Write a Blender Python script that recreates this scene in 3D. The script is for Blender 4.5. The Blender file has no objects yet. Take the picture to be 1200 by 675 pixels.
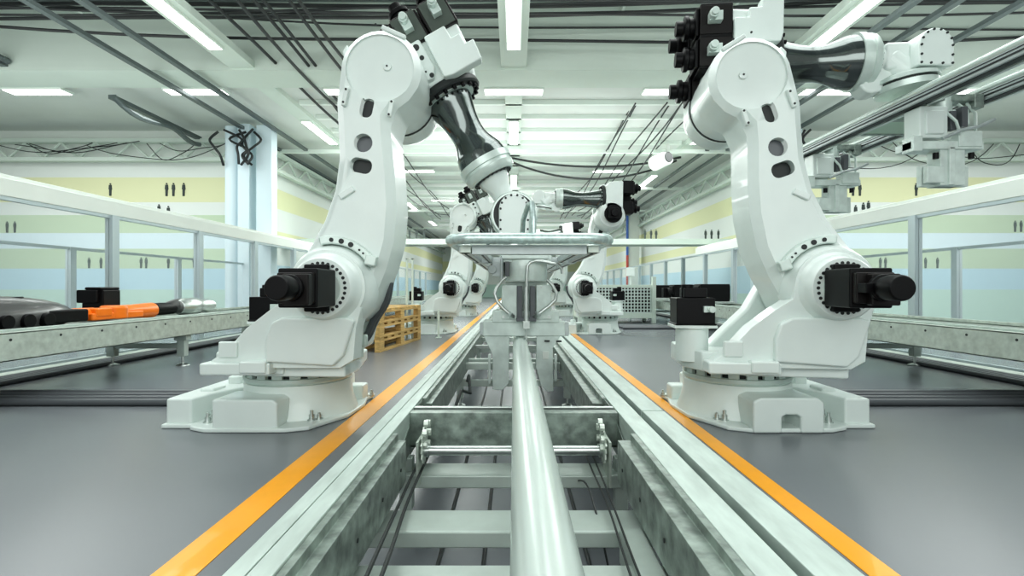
import bpy, bmesh, math, random
from mathutils import Matrix, Vector
random.seed(7)
PI = math.pi
COL = bpy.context.scene.collection
VX, VY, F, CH = 602.0, 337.5, 600.0, 1.1
def W(px, py, d): return Vector(((px-VX)*d/F, d, CH+(VY-py)*d/F))

# ------------------------------------------------------------------ materials
def mat(name, col, rough=0.5, metal=0.0, var=0.0, vscale=6.0, bump=0.0, bscale=40.0, coat=0.0,
        emit=None, estr=0.0, alpha=1.0, trans=0.0, stretch=None, rvar=0.0, spec=.5):
    m = bpy.data.materials.new(name); m.use_nodes = True
    nt = m.node_tree; b = nt.nodes['Principled BSDF']
    b.inputs['Base Color'].default_value = (*col, 1); b.inputs['Roughness'].default_value = rough
    b.inputs['Metallic'].default_value = metal; b.inputs['Coat Weight'].default_value = coat; b.inputs['Specular IOR Level'].default_value = spec
    b.inputs['Alpha'].default_value = alpha; b.inputs['Transmission Weight'].default_value = trans
    if emit:
        b.inputs['Emission Color'].default_value = (*emit, 1); b.inputs['Emission Strength'].default_value = estr
    tc = nt.nodes.new('ShaderNodeTexCoord'); mp = nt.nodes.new('ShaderNodeMapping')
    nt.links.new(tc.outputs['Object'], mp.inputs[0])
    if stretch: mp.inputs['Scale'].default_value = stretch
    n = nt.nodes.new('ShaderNodeTexNoise'); n.inputs['Scale'].default_value = vscale; n.inputs['Detail'].default_value = 5
    nt.links.new(mp.outputs[0], n.inputs['Vector'])
    if var > 0:
        r = nt.nodes.new('ShaderNodeMapRange'); r.inputs[1].default_value = .3; r.inputs[2].default_value = .7
        r.inputs[3].default_value = 1-var; r.inputs[4].default_value = 1+var
        nt.links.new(n.outputs['Fac'], r.inputs[0])
        mx = nt.nodes.new('ShaderNodeVectorMath'); mx.operation = 'SCALE'
        mx.inputs[0].default_value = col
        nt.links.new(r.outputs[0], mx.inputs['Scale']); nt.links.new(mx.outputs[0], b.inputs['Base Color'])
    if rvar > 0:
        r2 = nt.nodes.new('ShaderNodeMapRange'); r2.inputs[1].default_value = .3; r2.inputs[2].default_value = .7
        r2.inputs[3].default_value = max(0, rough-rvar); r2.inputs[4].default_value = rough+rvar
        nt.links.new(n.outputs['Fac'], r2.inputs[0]); nt.links.new(r2.outputs[0], b.inputs['Roughness'])
    if bump > 0:
        n2 = nt.nodes.new('ShaderNodeTexNoise'); n2.inputs['Scale'].default_value = bscale
        nt.links.new(mp.outputs[0], n2.inputs['Vector'])
        bp = nt.nodes.new('ShaderNodeBump'); bp.inputs['Strength'].default_value = bump; bp.inputs['Distance'].default_value = .01
        nt.links.new(n2.outputs['Fac'], bp.inputs['Height']); nt.links.new(bp.outputs[0], b.inputs['Normal'])
    return m
M = dict(
 white=mat('robot_paint', (.79,.865,.835), .32, 0, .03, 3, .04, 60, coat=.25),
 white2=mat('machined_white', (.66,.75,.71), .3, .25, .06, 8),
 seam=mat('seam_dark', (.03,.035,.035), .5),
 black=mat('black_housing', (.005,.005,.006), .42, 0, .1, 10, spec=.25),
 blackm=mat('black_face', (.014,.012,.012), .4, .0, .1, spec=.3),
 olive=mat('dark_olive_motor', (.09,.11,.095), .35, .2, .1),
 chrome=mat('dark_polished_tube', (.17,.19,.185), .13, .95, .1, 3),
 steel=mat('brushed_steel', (.62,.66,.64), .28, .9, .1, 20, stretch=(1,.1,1)),
 pipe=mat('pipe_steel', (.74,.82,.78), .27, .45, .02, 3, stretch=(1,.15,1)),
 galv=mat('galvanised', (.58,.64,.58), .42, .4, .14, 14, .05, 50),
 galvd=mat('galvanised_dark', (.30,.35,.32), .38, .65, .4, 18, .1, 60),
 plate=mat('galvanised_plate', (.55,.63,.59), .45, .45, .12, 25, stretch=(1,.25,1)),
 tan=mat('tan_channel', (.36,.34,.24), .4, .35, .25, 12, .05, 50),
 beam=mat('grey_tube', (.50,.57,.53), .38, .25, .1, 6),
 alu=mat('aluminium_profile', (.52,.57,.57), .34, .3, .08, 12),
 rim=mat('galvanised_rim', (.60,.72,.70), .35, .55, .2, 30, .06, 80),
 clear=mat('frosted_block', (.72,.81,.77), .2, .05, .12, 9),
 orange=mat('orange_paint', (.95,.22,.01), .3, 0, .05, coat=.3),
 yellow=mat('line_paint', (1.0,.42,.0), .28, 0, .03, 8, coat=.15),
 wood=mat('pallet_wood', (.58,.40,.16), .7, 0, .3, 10, .2, 60, stretch=(1,.2,3)),
 glass=mat('glass_pane', (.80,.93,.95), .05, 0, alpha=.07),
 gframe=mat('partition_frame', (.50,.58,.60), .4, .3),
 wall=mat('white_wall', (.78,.83,.78), .7, 0, .03, 1),
 concrete=mat('ceiling_panel', (.67,.72,.68), .75, 0, .05, .6), roof=mat('roof_sheet', (.42,.46,.49), .7, 0, .2, .8),
 beamw=mat('beam_panel', (.64,.73,.66), .7, 0, .03, .8),
 ridge=mat('ridge_white', (.78,.86,.80), .5),
 cable=mat('black_cable', (.03,.035,.035), .45),
 hose=mat('grey_hose', (.12,.13,.14), .35, .1),
 conduit=mat('grey_conduit', (.15,.18,.18), .45, .4),
 bcream=mat('band_cream', (.76,.78,.50), .7), bwhite=mat('band_white', (.78,.83,.79), .7),
 bblue=mat('band_blue', (.52,.72,.82), .6), bgreen=mat('band_green', (.56,.68,.50), .7),
 bpale=mat('band_pale_blue', (.70,.83,.88), .7), bmint=mat('band_mint', (.55,.74,.66), .6), bbrown=mat('band_brown', (.38,.36,.32), .6),
 light=mat('light_panel', (1,1,1), .5, emit=(1,1,1), estr=5.0),
 silh=mat('figure_dark', (.06,.075,.07), .8), red=mat('red_pipe', (.6,.12,.1), .5), blue=mat('blue_pipe', (.1,.2,.55), .5),
 greenp=mat('green_panel', (.45,.6,.47), .35),
)
# floor
def floor_mat():
    m = mat('floor_epoxy', (.19,.205,.22), .27, 0, .03, .5, 0, 90)
    return m
M['floor'] = floor_mat()

# ------------------------------------------------------------------ mesh builder
class MB:
    def __init__(s, T=None): s.bm = bmesh.new(); s.T = T or Matrix.Identity(4)
    def _v(s, cos, M=None):
        return [s.bm.verts.new((M @ Vector(c)) if M else Vector(c)) for c in cos]
    def box(s, c, d, M=None):
        x,y,z = c; a,b,h = d[0]/2,d[1]/2,d[2]/2
        v = s._v([(x+i*a,y+j*b,z+k*h) for i in (-1,1) for j in (-1,1) for k in (-1,1)], M)
        for f in ((0,1,3,2),(4,6,7,5),(0,4,5,1),(2,3,7,6),(0,2,6,4),(1,5,7,3)): s.bm.faces.new([v[i] for i in f])
        return s
    def bb(s, x0,x1,y0,y1,z0,z1, M=None): return s.box(((x0+x1)/2,(y0+y1)/2,(z0+z1)/2),(abs(x1-x0),abs(y1-y0),abs(z1-z0)),M)
    def lathe(s, o, ax, prof, seg=32, M=None):
        o = Vector(o); ax = Vector(ax).normalized(); q = ax.to_track_quat('Z','Y').to_matrix()
        rings = []
        for t,r in prof:
            if r < 1e-6: rings.append(s._v([o+ax*t], M))
            else: rings.append(s._v([o+ax*t+q@Vector((math.cos(2*PI*i/seg)*r, math.sin(2*PI*i/seg)*r,0)) for i in range(seg)], M))
        for a,b in zip(rings, rings[1:]):
            for i in range(seg):
                j=(i+1)%seg
                if len(a)==1 and len(b)==1: continue
                if len(a)==1: s.bm.faces.new((a[0],b[i],b[j]))
                elif len(b)==1: s.bm.faces.new((a[i],a[j],b[0]))
                else: s.bm.faces.new((a[i],a[j],b[j],b[i]))
        if len(rings[0])>1: s.bm.faces.new(rings[0][::-1])
        if len(rings[-1])>1: s.bm.faces.new(rings[-1])
        return s
    def cyl(s, p0, p1, r, r1=None, seg=24, M=None):
        p0=Vector(p0); p1=Vector(p1)
        return s.lathe(p0, p1-p0, [(0,r),((p1-p0).length, r if r1 is None else r1)], seg, M)
    def prism(s, pts, y0, y1, M=None, axis='y'):
        f = {'y':lambda p,y:(p[0],y,p[1]), 'z':lambda p,y:(p[0],p[1],y), 'x':lambda p,y:(y,p[0],p[1])}[axis]
        a = s._v([f(p,y0) for p in pts], M); b = s._v([f(p,y1) for p in pts], M)
        n=len(pts)
        s.bm.faces.new(a); s.bm.faces.new(b[::-1])
        for i in range(n): s.bm.faces.new((a[i],b[i],b[(i+1)%n],a[(i+1)%n]))
        return s
    def tube(s, pts, r, seg=8, M=None):
        pts=[Vector(p) for p in pts]; rings=[]; up=None
        for i,p in enumerate(pts):
            t=(pts[min(i+1,len(pts)-1)]-pts[max(i-1,0)]).normalized()
            if up is None: up = Vector((0,0,1)) if abs(t.z)<.9 else Vector((1,0,0))
            a=t.cross(up).normalized(); b=a.cross(t).normalized(); up=b
            rings.append(s._v([p+a*math.cos(2*PI*k/seg)*r+b*math.sin(2*PI*k/seg)*r for k in range(seg)], M))
        for a,b in zip(rings,rings[1:]):
            for i in range(seg): s.bm.faces.new((a[i],a[(i+1)%seg],b[(i+1)%seg],b[i]))
        s.bm.faces.new(rings[0][::-1]); s.bm.faces.new(rings[-1]); return s
    def sphere(s, c, r, sc=(1,1,1), M=None):
        n=14; c=Vector(c)
        prof=[(-r*math.cos(PI*i/n), r*math.sin(PI*i/n)) for i in range(n+1)]
        prof[0]=(-r,0); prof[-1]=(r,0)
        MM = (M or Matrix.Identity(4)) @ Matrix.Translation(c) @ Matrix.Diagonal((*sc,1))
        return s.lathe((0,0,0),(0,0,1),prof,24,MM)
    def ringbolts(s, c, ax, R, n, r, h, M=None, a0=0, a1=2*PI, seg=8):
        ax=Vector(ax).normalized(); q=ax.to_track_quat('Z','Y').to_matrix(); c=Vector(c)
        for i in range(n):
            a=a0+(a1-a0)*i/n
            p=c+q@Vector((math.cos(a)*R,math.sin(a)*R,0)); s.lathe(p,ax,[(0,r),(h,r)],seg,M)
        return s
    def done(s, name, m, parent=None, bev=0, seg=2, smooth=38, loc=None):
        bmesh.ops.transform(s.bm, matrix=s.T, verts=s.bm.verts)
        bmesh.ops.recalc_face_normals(s.bm, faces=s.bm.faces)
        if loc is not None: bmesh.ops.translate(s.bm, verts=s.bm.verts, vec=-Vector(loc))
        me=bpy.data.meshes.new(name); s.bm.to_mesh(me); s.bm.free()
        ms = m if isinstance(m,(list,tuple)) else [m]
        for q in ms: me.materials.append(M[q] if isinstance(q,str) else q)
        me.shade_smooth(); me.set_sharp_from_angle(angle=math.radians(smooth))
        o=bpy.data.objects.new(name, me); COL.objects.link(o)
        if loc is not None: o.location=loc
        if parent: o.parent=parent
        if bev>0:
            b=o.modifiers.new('bevel','BEVEL'); b.width=bev; b.segments=seg; b.limit_method='ANGLE'; b.angle_limit=math.radians(35); b.harden_normals=True
        return o
def tag(o,label=None,cat=None,group=None,kind=None):
    if label: o['label']=label
    if cat: o['category']=cat
    if group: o['group']=group
    if kind: o['kind']=kind
    return o
def empty(name, loc, label, cat, group=None, rz=0):
    o=bpy.data.objects.new(name,None); COL.objects.link(o); o.location=loc; o.rotation_euler=(0,0,rz); o.empty_display_size=.1
    return tag(o,label,cat,group)
def copy_tree(o, parent=None, loc=None):
    c=o.copy(); COL.objects.link(c)
    if parent: c.parent=parent
    if loc is not None: c.location=loc
    for ch in list(o.children): copy_tree(ch,c)
    return c
def struct(o): o['kind']='structure'; return o
def centre(x,y,z): return Vector((x,y,z))
def smoothpoly(pts, k=4):
    out=[]; n=len(pts)
    for i in range(n):
        p0,p1,p2,p3=[Vector(pts[(i+j-1)%n]) for j in range(4)]
        for q in range(k):
            t=q/k; out.append(tuple(.5*((2*p1)+(-p0+p2)*t+(2*p0-5*p1+4*p2-p3)*t*t+(-p0+3*p1-3*p2+p3)*t**3)))
    return out
def smoothline(pts,k=5):
    pts=[Vector(p) for p in pts]; out=[]
    for i in range(len(pts)-1):
        p0=pts[max(i-1,0)];p1=pts[i];p2=pts[i+1];p3=pts[min(i+2,len(pts)-1)]
        for q in range(k):
            t=q/k; out.append(.5*((2*p1)+(-p0+p2)*t+(2*p0-5*p1+4*p2-p3)*t*t+(-p0+3*p1-3*p2+p3)*t**3))
    out.append(pts[-1]); return out
def arc(cx,cy,r,a0,a1,n): return [(cx+r*math.cos(math.radians(a0+(a1-a0)*i/n)), cy+r*math.sin(math.radians(a0+(a1-a0)*i/n))) for i in range(n+1)]
def carve(o, cutters):
    for c in cutters:
        b=o.modifiers.new('cut','BOOLEAN'); b.object=c; b.solver='EXACT'; b.operation='DIFFERENCE'
    dg=bpy.context.evaluated_depsgraph_get(); dg.update()
    me=bpy.data.meshes.new_from_object(o.evaluated_get(dg), depsgraph=dg)
    o.modifiers.clear(); o.data=me
    for c in cutters: bpy.data.objects.remove(c)
    me.shade_smooth(); me.set_sharp_from_angle(angle=math.radians(28))

# ------------------------------------------------------------------ robot
def motor(T, root, p, ax_back, name='motor', face='olive', w=.24, L=.36, shade='black'):
    """square servo motor whose axis runs along -u from point p; T maps arm frame"""
    u,y,n=p
    o=MB(T).bb(u-L*.62,u,y-w/2,y+w/2,n-w/2,n+w/2).bb(u-L*.62-.03,u-L*.62,y-w*.42,y+w*.42,n-w*.42,n+w*.42).done(name,shade,root,.012)
    MB(T).bb(u-L*.62,u-.01,y-w/2-.008,y-w/2+.01,n-w*.42,n+w*.42).done('face_plate',face,o,.003)
    m2=MB(T); m2.lathe((u-L*.62-.02,y,n),(-1,0,0),[(0,w*.3),(.05,w*.3),(.055,w*.36),(.09,w*.36),(.1,w*.22),(.16,w*.22)],16); m2.done('end_cap','black',o,.004)
    m3=MB(T); m3.box((u-L*.36,y-w/2-.04,n),(.11,.08,.08)); m3.lathe((u-L*.42,y-w/2-.07,n),(0,-1,0),[(0,.04),(.06,.04),(.06,.032),(.09,.032)],14); m3.done('connector','white2',o,.006)
    return o

def robot(loc, label, group=None, basex=1, a1=0, a2=12, a3=61, flip=1, mir=1, armlen=1.0, wrist='down', side=1, hs=0.0,
          a1m=(-.45,-.35), notch=False, lod=0):
    root=empty('industrial_robot',loc,label,'robot',group)
    MR=Matrix.Diagonal((mir,1,1,1))
    TB=MR@Matrix.Diagonal((basex,1,1,1))
    A1=MR@Matrix.Rotation(math.radians(a1),4,'Z')
    # ---- base
    b=MB(TB)
    b.prism([(-.22,-.67),(.16,-.67),(.32,-.60),(.36,-.5),(.50,-.22),(.52,.2),(.47,.45),(.50,.55),(.46,.66),(.34,.68),(-.45,.68),(-.60,.5),(-.86,.45),(-.86,-.55),(-.62,-.55),(-.60,-.60),(-.45,-.67)],0,.035,axis='z')
    b.done('base_plate','white',root,.012)
    b=MB(TB); b.lathe((0,0,.03),(0,0,1),[(0,.50),(.04,.485),(.10,.462),(.17,.45),(.25,.445),(.275,.445)],48)
    b.done('base_pedestal','white',root,.01)
    b=MB(TB)
    if notch:
        b.prism([(-.38,.0),(-.20,.0),(-.20,.12),(-.17,.14),(-.09,.14),(-.06,.12),(-.06,.0),(.16,.0),(.16,.24),(.10,.27),(-.33,.27),(-.38,.23)],-.685,-.3)
    else:
        b.prism([(-.40,.02),(.10,.02),(.10,.22),(.06,.25),(-.40,.25)],-.655,-.3)
    b.done('front_pocket','white',root,.018)
    b=MB(TB); b.prism([(-.84,-.52),(-.64,-.52),(-.60,-.3),(-.3,.3),(-.3,.45),(-.84,.42)],.02,.23,axis='z'); b.bb(-.74,-.62,-.25,-.05,.2,.26); b.bb(-.70,-.58,.1,.3,.2,.3)
    b.done('cable_box','white',root,.02)
    b=MB(TB); b.bb(-.1,.3,.3,.62,.02,.26); b.bb(.3,.46,.35,.52,.02,.17); b.done('rear_pocket','white',root,.02)
    for (x,y) in ((.27,-.42),(.44,.50),(-.52,-.50),(-.54,-.40)):
        b=MB(TB); b.lathe((x,y,.03),(0,0,1),[(0,.035),(.015,.035),(.015,.022),(.05,.022),(.05,.012),(.085,.012)],12)
        b.lathe((x+.05,y+.03,.03),(0,0,1),[(0,.03),(.015,.03),(.015,.018),(.04,.018),(.04,.01),(.06,.01)],12); b.done('anchor_bolt','steel',root)
    b=MB(TB); b.lathe((0,0,.305),(0,0,1),[(0,.435),(.02,.45),(.05,.45),(.055,.44)],48); b.done('bearing_ring','white2',root,.004)
    b=MB(TB); b.lathe((0,0,.36),(0,0,1),[(0,.41),(.075,.41)],48); b.done('bearing_gap','seam',root)
    for i in range(20):
        MB(A1).box((.43,0,.385),(.035,.085,.05),Matrix.Rotation(2*PI*i/20,4,'Z')).done('clamp_lug','white2',root,.004)
    # ---- turntable
    b=MB(A1)
    b.lathe((0,0,.415),(0,0,1),[(0,.44),(.02,.47),(.09,.48),(.13,.47),(.16,.43)],48)
    b.prism([(-.1,-.62),(.62,-.66),(.62,-.3),(.50,.35),(-.1,.42),(-.42,.1),(-.42,-.3)],.42,.52,axis='z')
    b.done('turntable','white',root,.015)
    # near cheek
    out=[(-.40,.50),(.60,.50),(.70,.56),(.72,.80),(.76,.95)]+arc(.5,1.1,.29,-30,165,14)+[(.20,1.02),(.08,.94),(-.10,.80),(-.25,.63),(-.36,.56)]
    b=MB(A1); b.prism(out,-.72,-.52); cheek=b.done('near_cheek','white',root,.035,3)
    b=MB(A1); b.bb(-.42,.10,-.78,-.60,.455,.545); b.bb(-.12,.08,-.80,-.66,.47,.56); b.done('stop_block','white',root,.015)
    b=MB(A1); b.prism([(.06,.55),(.56,.52),(.64,.60),(.72,.86),(.66,.88),(.18,.88),(.10,.84),(.06,.72)],-.765,-.70); b.done('cover_plate','white',root,.018)
    b=MB(A1); b.bb(-.30,-.16,-.745,-.70,.58,.70); b.done('access_cover','white',root,.012)
    out2=[(-.30,.50),(.44,.50),(.60,.59),(.63,.74),(.72,.92)]+arc(.5,1.1,.26,-20,150,12)+[(.10,.92),(-.10,.72),(-.25,.56)]
    b=MB(A1); b.prism(out2,.02,.22); b.done('far_cheek','white',root,.03,3)
    b=MB(A1); b.bb(.2,.5,-.5,.1,.5,.66); b.done('rear_web','white2',root,.03)
    # hub dome
    b=MB(A1); b.lathe((.5,-.50,1.1),(0,-1,0),[(0,.335),(.10,.335),(.17,.31),(.24,.25),(.27,.235),(.335,.225),(.345,.215)],48); b.done('shoulder_hub','white',root)
    b=MB(A1); b.ringbolts((.5,-.842,1.1),(0,-1,0),.18,30,.0125,.006); b.ringbolts((.5,-.835,1.1),(0,-1,0),.205,10,.009,.006,a0=.4,a1=2.8); b.done('bolt_ring','seam',root)
    b=MB(A1); b.lathe((.5,-.84,1.1),(0,-1,0),[(0,.15),(.02,.145)],32); b.done('motor_flange','white2',root)
    # A2 motor
    b=MB(A1); b.bb(.355,.615,-1.20,-.85,.97,1.23).bb(.40,.575,-.90,-.85,.93,1.27); mo=b.done('shoulder_motor','black',root,.012)
    b=MB(A1); b.bb(.37,.60,-1.25,-1.19,1.0,1.20); b.bb(.43,.60,-1.31,-1.24,.99,1.19); b.done('motor_end_block','blackm',mo,.01)
    b=MB(A1); b.lathe((.49,-1.24,1.1),(0,-1,0),[(0,.07),(.06,.07),(.06,.085),(.10,.085),(.11,.07),(.14,.07),(.14,.078),(.26,.078),(.275,.07)],24); b.box((.40,-1.3,1.1),(.05,.1,.06)); b.done('motor_connector','black',mo,.004)
    # A1 motor
    ax,ay=a1m
    b=MB(A1); b.lathe((ax,ay,.50),(0,0,1),[(0,.13),(.27,.13),(.27,.16),(.30,.16)],28); b.bb(ax-.17,ax+.17,ay-.15,ay+.15,.775,.80); b.done('motor_pedestal','white',root,.006)
    b=MB(A1); b.bb(ax-.15,ax+.15,ay-.15,ay+.15,.80,1.02); b.bb(ax-.16,ax+.16,ay-.16,ay+.16,.80,.815); mo=b.done('base_motor','black',root,.01)
    b=MB(A1); b.bb(ax-.08,ax+.10,ay-.1,ay+.1,1.02,1.10).lathe((ax-.04,ay-.02,1.02),(0,0,1),[(0,.05),(.11,.05)],16); b.done('motor_cap','black',mo,.008)
    b=MB(A1); b.box((ax+.09,ay-.165,.93),(.07,.04,.05)).cyl((ax+.11,ay-.17,.93),(ax+.11,ay-.23,.93),.026); b.done('motor_connector','white2',mo,.003)
    # turntable rim bowl at back
    b=MB(A1)
    for (x0,x1) in ((-.50,.3),):
        b.prism([(-.52,-.34),(-.42,-.56),(-.1,-.66),(.15,-.66),(.15,-.56),(-.1,-.56),(-.36,-.48),(-.44,-.30),(-.44,.2),(-.52,.2)],.44,.60,axis='z')
    b.done('turntable_skirt','white',root,.015)
    for kk in range(2):
        MB(A1).tube(smoothline([(.50,-.12-.07*kk,.60),(.62,-.10-.07*kk,.66),(.70,-.10-.07*kk,.82),(.80,-.12-.07*kk,.98),(.84,-.14-.07*kk,1.15)]),.03,8).done('cable','hose',root)  # dark tubes put in to imitate the shaded pocket beside the link
    MB(A1).bb(.52,.66,-.42,-.30,.52,.64).bb(.58,.70,-.40,-.32,.62,.72).done('stop_bracket','white2',root,.015)
    # ---- link arm
    L=1.74
    T2=A1@Matrix.Translation((.5,0,1.1))@Matrix.Rotation(math.radians(a2),4,'Y')@Matrix.Diagonal((flip,1,1,1))
    front=[(.33,.05),(.36,.22),(.375,.45),(.34,.72),(.27,.98),(.19,1.22),(.15,1.38),(.19,1.48),(.26,1.56)]
    back=[(-.30,1.58),(-.285,1.42),(-.23,1.22),(-.175,1.0),(-.155,.75),(-.185,.50),(-.25,.28),(-.31,.12)]
    out=front+arc(0,L,.315,-12,192,16)[0:]+back+arc(0,0,.32,190,352,10)
    b=MB(T2); b.prism(out,-.60,-.04); link=b.done('link_arm','white',None,.065,1)
    cut=[]
    b=MB(T2); b.prism(arc(.02,.78,.045,180,360,8)+arc(.02,.80,.045,0,180,8),-.8,-.3); 
    cs=[]
    def cap(x0,z0,w,h,r):
        pts=arc(x0+w/2-r,z0-h/2+r,r,-90,0,5)+arc(x0+w/2-r,z0+h/2-r,r,0,90,5)+arc(x0-w/2+r,z0+h/2-r,r,90,180,5)+arc(x0-w/2+r,z0-h/2+r,r,180,270,5)
        q=MB(T2); q.prism(pts,-.8,-.25); return q.done('cut','seam')
    b.bm.free()
    cs.append(cap(.02,.97,.17,.115,.05)); 
    q=MB(T2); q.prism(arc(.0,1.145,.072,0,360,20)[:-1],-.8,-.25); cs.append(q.done('cut','seam'))
    cs.append(cap(-.03,1.42,.10,.16,.045))
    # elbow recess
    q=MB(T2); q.lathe((0,-.70,L),(0,1,0),[(0,.265),(.14,.265)],40); cs.append(q.done('cut','seam'))
    carve(link,cs); link.parent=root
    wn=link.modifiers.new('wn','WEIGHTED_NORMAL'); wn.keep_sharp=True; wn.weight=100
    for (kk,(hx,hz,hw2,hh,hr)) in enumerate(((.02,.97,.166,.111,.048),(-.03,1.42,.096,.156,.043),(0,1.145,.140,.140,.069))):
        pts=arc(hx+hw2/2-hr,hz-hh/2+hr,hr,-90,0,5)+arc(hx+hw2/2-hr,hz+hh/2-hr,hr,0,90,5)+arc(hx-hw2/2+hr,hz+hh/2-hr,hr,90,180,5)+arc(hx-hw2/2+hr,hz-hh/2+hr,hr,180,270,5)
        MB(T2).prism(pts,-.53,-.50).done('hole_shade','seam' if kk<2 else 'hose',root)  # dark inserts that imitate the shade inside the hollow link
    b=MB(T2); b.prism([(-.10,1.30),(.04,1.30),(.06,1.36),(.10,1.52),(-.14,1.52),(-.13,1.36)],-.60,-.575); 
    b.bm.free()
    b=MB(T2); b.lathe((0,-.53,L),(0,-1,0),[(-.03,.25),(.0,.25),(.012,.24),(.014,0)],40); b.done('elbow_cover','white2',root)
    b=MB(T2); b.lathe((.05,-.55,L+.03),(0,-1,0),[(0,.032),(.03,.032),(.034,.02)],16).done('cap_plug','white',root)
    b=MB(T2); b.lathe((.05,-.584,L+.03),(0,-1,0),[(0,.008),(.003,.008)],10).done('plug_hole','seam',root)
    lp=[MB(T2) for _ in range(4)]
    lp[0].box((0,0,0),(.13,.035,.05),Matrix.Translation((-.04,-.61,.74))@Matrix.Rotation(math.radians(-45),4,'Y'))
    lp[1].box((-.20,-.62,L-.28),(.035,.04,.15)); lp[2].box((.16,-.62,L-.30),(.035,.04,.13)); lp[3].box((0,-.615,L+.285),(.2,.04,.035),Matrix.Translation((0,0,L))@Matrix.Rotation(math.radians(12),4,'Y')@Matrix.Translation((0,0,-L)))
    for b in lp: b.done('lug_plate','white',root,.01)
    for (x,z) in ((-.20,L-.23),(-.20,L-.33),(.16,L-.25),(.16,L-.35),(-.08,L+.30),(.06,L+.30)): MB(T2).lathe((x,-.638,z),(0,-1,0),[(0,.009),(.006,.009)],8).done('lug_hole','seam',root)
    b=MB(T2); b.prism([(-.26,L-.1),(-.37,L+.12),(-.345,L+.18),(-.27,L+.12)],-.45,-.3); b.done('side_lug','white',root,.01)
    # arc bracket at the shoulder
    b=MB(T2); pts=arc(0,0,.40,40,115,10)+arc(0,0,.335,115,40,10); b.prism([(p[0],p[1]) for p in pts],-.655,-.58); b.box((.27,-.67,.27),(.09,.06,.08),Matrix.Identity(4)); b.done('stop_bracket','white2',root,.012)
    for a,r in ((100,.016),(88,.02),(76,.02),(64,.008),(58,.008)): MB(T2).lathe((.367*math.cos(math.radians(a)),-.656,.367*math.sin(math.radians(a))),(0,-1,0),[(0,r),(.006,r)],14).done('bracket_hole','seam',root)
    # inner link dark cavity + rods
    b=MB(T2); b.lathe((0,-.14,0),(0,1,0),[(0,.30),(.14,.30),(.14,.22),(.2,.22)],32); b.done('shoulder_gearbox','white2',root,.006)
    # ---- forearm
    E=T2@Vector((0,0,L)); 
    E=(A1@Matrix.Translation((.5,0,1.1))@Matrix.Rotation(math.radians(a2),4,'Y'))@Vector((0,0,L))
    TE=Matrix.Translation(E)@MR@Matrix.Rotation(math.radians(a1*1),4,'Z')@Matrix.Rotation(math.radians(a3),4,'Y')
    if mir<0: TE=Matrix.Translation(E)@Matrix.Diagonal((-1,1,1,1))@Matrix.Rotation(math.radians(a1),4,'Z')@Matrix.Rotation(math.radians(a3),4,'Y')
    # side<0 puts the forearm on the near side of the link
    TE=TE@Matrix.Translation((0,-.37,0))@Matrix.Diagonal((1,side,1,1))@Matrix.Translation((0,.37,0))
    T0=TE; TE=TE@Matrix.Translation((hs+.05,0,-.01))
    b=MB(T0); b.lathe((0,-.16,0),(0,1,0),[(0,.31),(.30,.31),(.31,.325),(.52,.325),(.60,.31),(.66,.27)],44); b.done('elbow_drum','white',root)
    b=MB(T0); b.lathe((0,.12,0),(0,1,0),[(0,.318),(.022,.318)],44); b.done('drum_seam','seam',root)
    b=MB(T0); b.lathe((0,.655,0),(0,1,0),[(0,.2),(.02,.2)],24); b.bb(-.12,.12,.5,.80,-.12,.12); b.lathe((0,.8,0),(0,1,0),[(0,.08),(.08,.08)],16); b.done('elbow_motor','black',root,.01)
    AN=.40; AY=.18     # forearm axis offset
    b=MB(TE)
    b.prism([(-.30,.10),(.02,.02),(.09,.16),(.09,.66),(.02,.76),(-.30,.78)],-.14,.50)
    b.prism([(-.32,.0),(-.1,-.25),(.12,-.2),(.10,.25),(-.3,.3)],.16,.44)
    b.done('forearm_housing','white',root,.03,3)
    b=MB(TE); b.prism([(-.28,.46),(.10,.44),(.12,.52),(.12,.80),(-.06,.82),(-.06,.74),(-.16,.74),(-.16,.66),(-.28,.66)],-.22,-.10); b.done('gear_cover','white',root,.014)
    b=MB(TE); b.prism([(-.30,.22),(-.04,.20),(.04,.24),(.06,.36),(-.02,.42),(-.30,.42)],-.20,-.10); b.box((.0,-.235,.27),(.13,.07,.09)); b.done('side_cover','white',root,.02)
    for (u,n,r) in ((-.24,.36,.028),(-.14,.36,.02),(-.2,.26,.012),(-.02,.33,.008),(.03,.36,.02)): MB(TE).lathe((u,-.2,n),(0,-1,0),[(0,r),(.006,r)],16).done('cover_hole','seam',root)
    b=MB(TE); b.lathe((.0,AY,AN),(1,0,0),[(.07,.30),(.09,.325),(.10,.33),(.14,.33),(.155,.315)],44); b.done('black_flange','seam',root)
    
    for kk in range(20): MB(TE).ringbolts((.155,AY,AN),(1,0,0),.285,1,.018,.03,a0=2*PI*kk/20,seg=10).done('flange_bolt','black',root)
    b=MB(TE); b.lathe((.08,AY,AN),(1,0,0),[(.0,.255),(.085,.255)],44); b.done('flange_face','white2',root)
    for (n,y) in ((.66,-.04),(.385,-.04),(.66,.28),(.20,.22)):
        motor(TE,root,(-.28,y,n),None,'axis_motor',face='olive' if a3>30 else 'blackm',w=.265 if a3>30 else .29,L=.44,shade='blackm' if a3>30 else 'black')
    tl=armlen
    q=tl-.24; prof=[(.155,.215),(.155+.08*q,.21),(.155+.2*q,.19),(.155+.35*q,.168),(.155+.52*q,.155),(.155+.66*q,.163),(.155+.78*q,.19),(.155+.9*q,.222),(tl-.06,.235)]
    prof=sorted(prof)
    # dense interpolation
    dp=[]
    for (t0,r0),(t1,r1) in zip(prof,prof[1:]):
        dp.append((t0,r0))
    dp.append(prof[-1])
    dp=[(v.x,v.y) for v in smoothline([(a,b_,0) for a,b_ in dp],4)]
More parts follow.
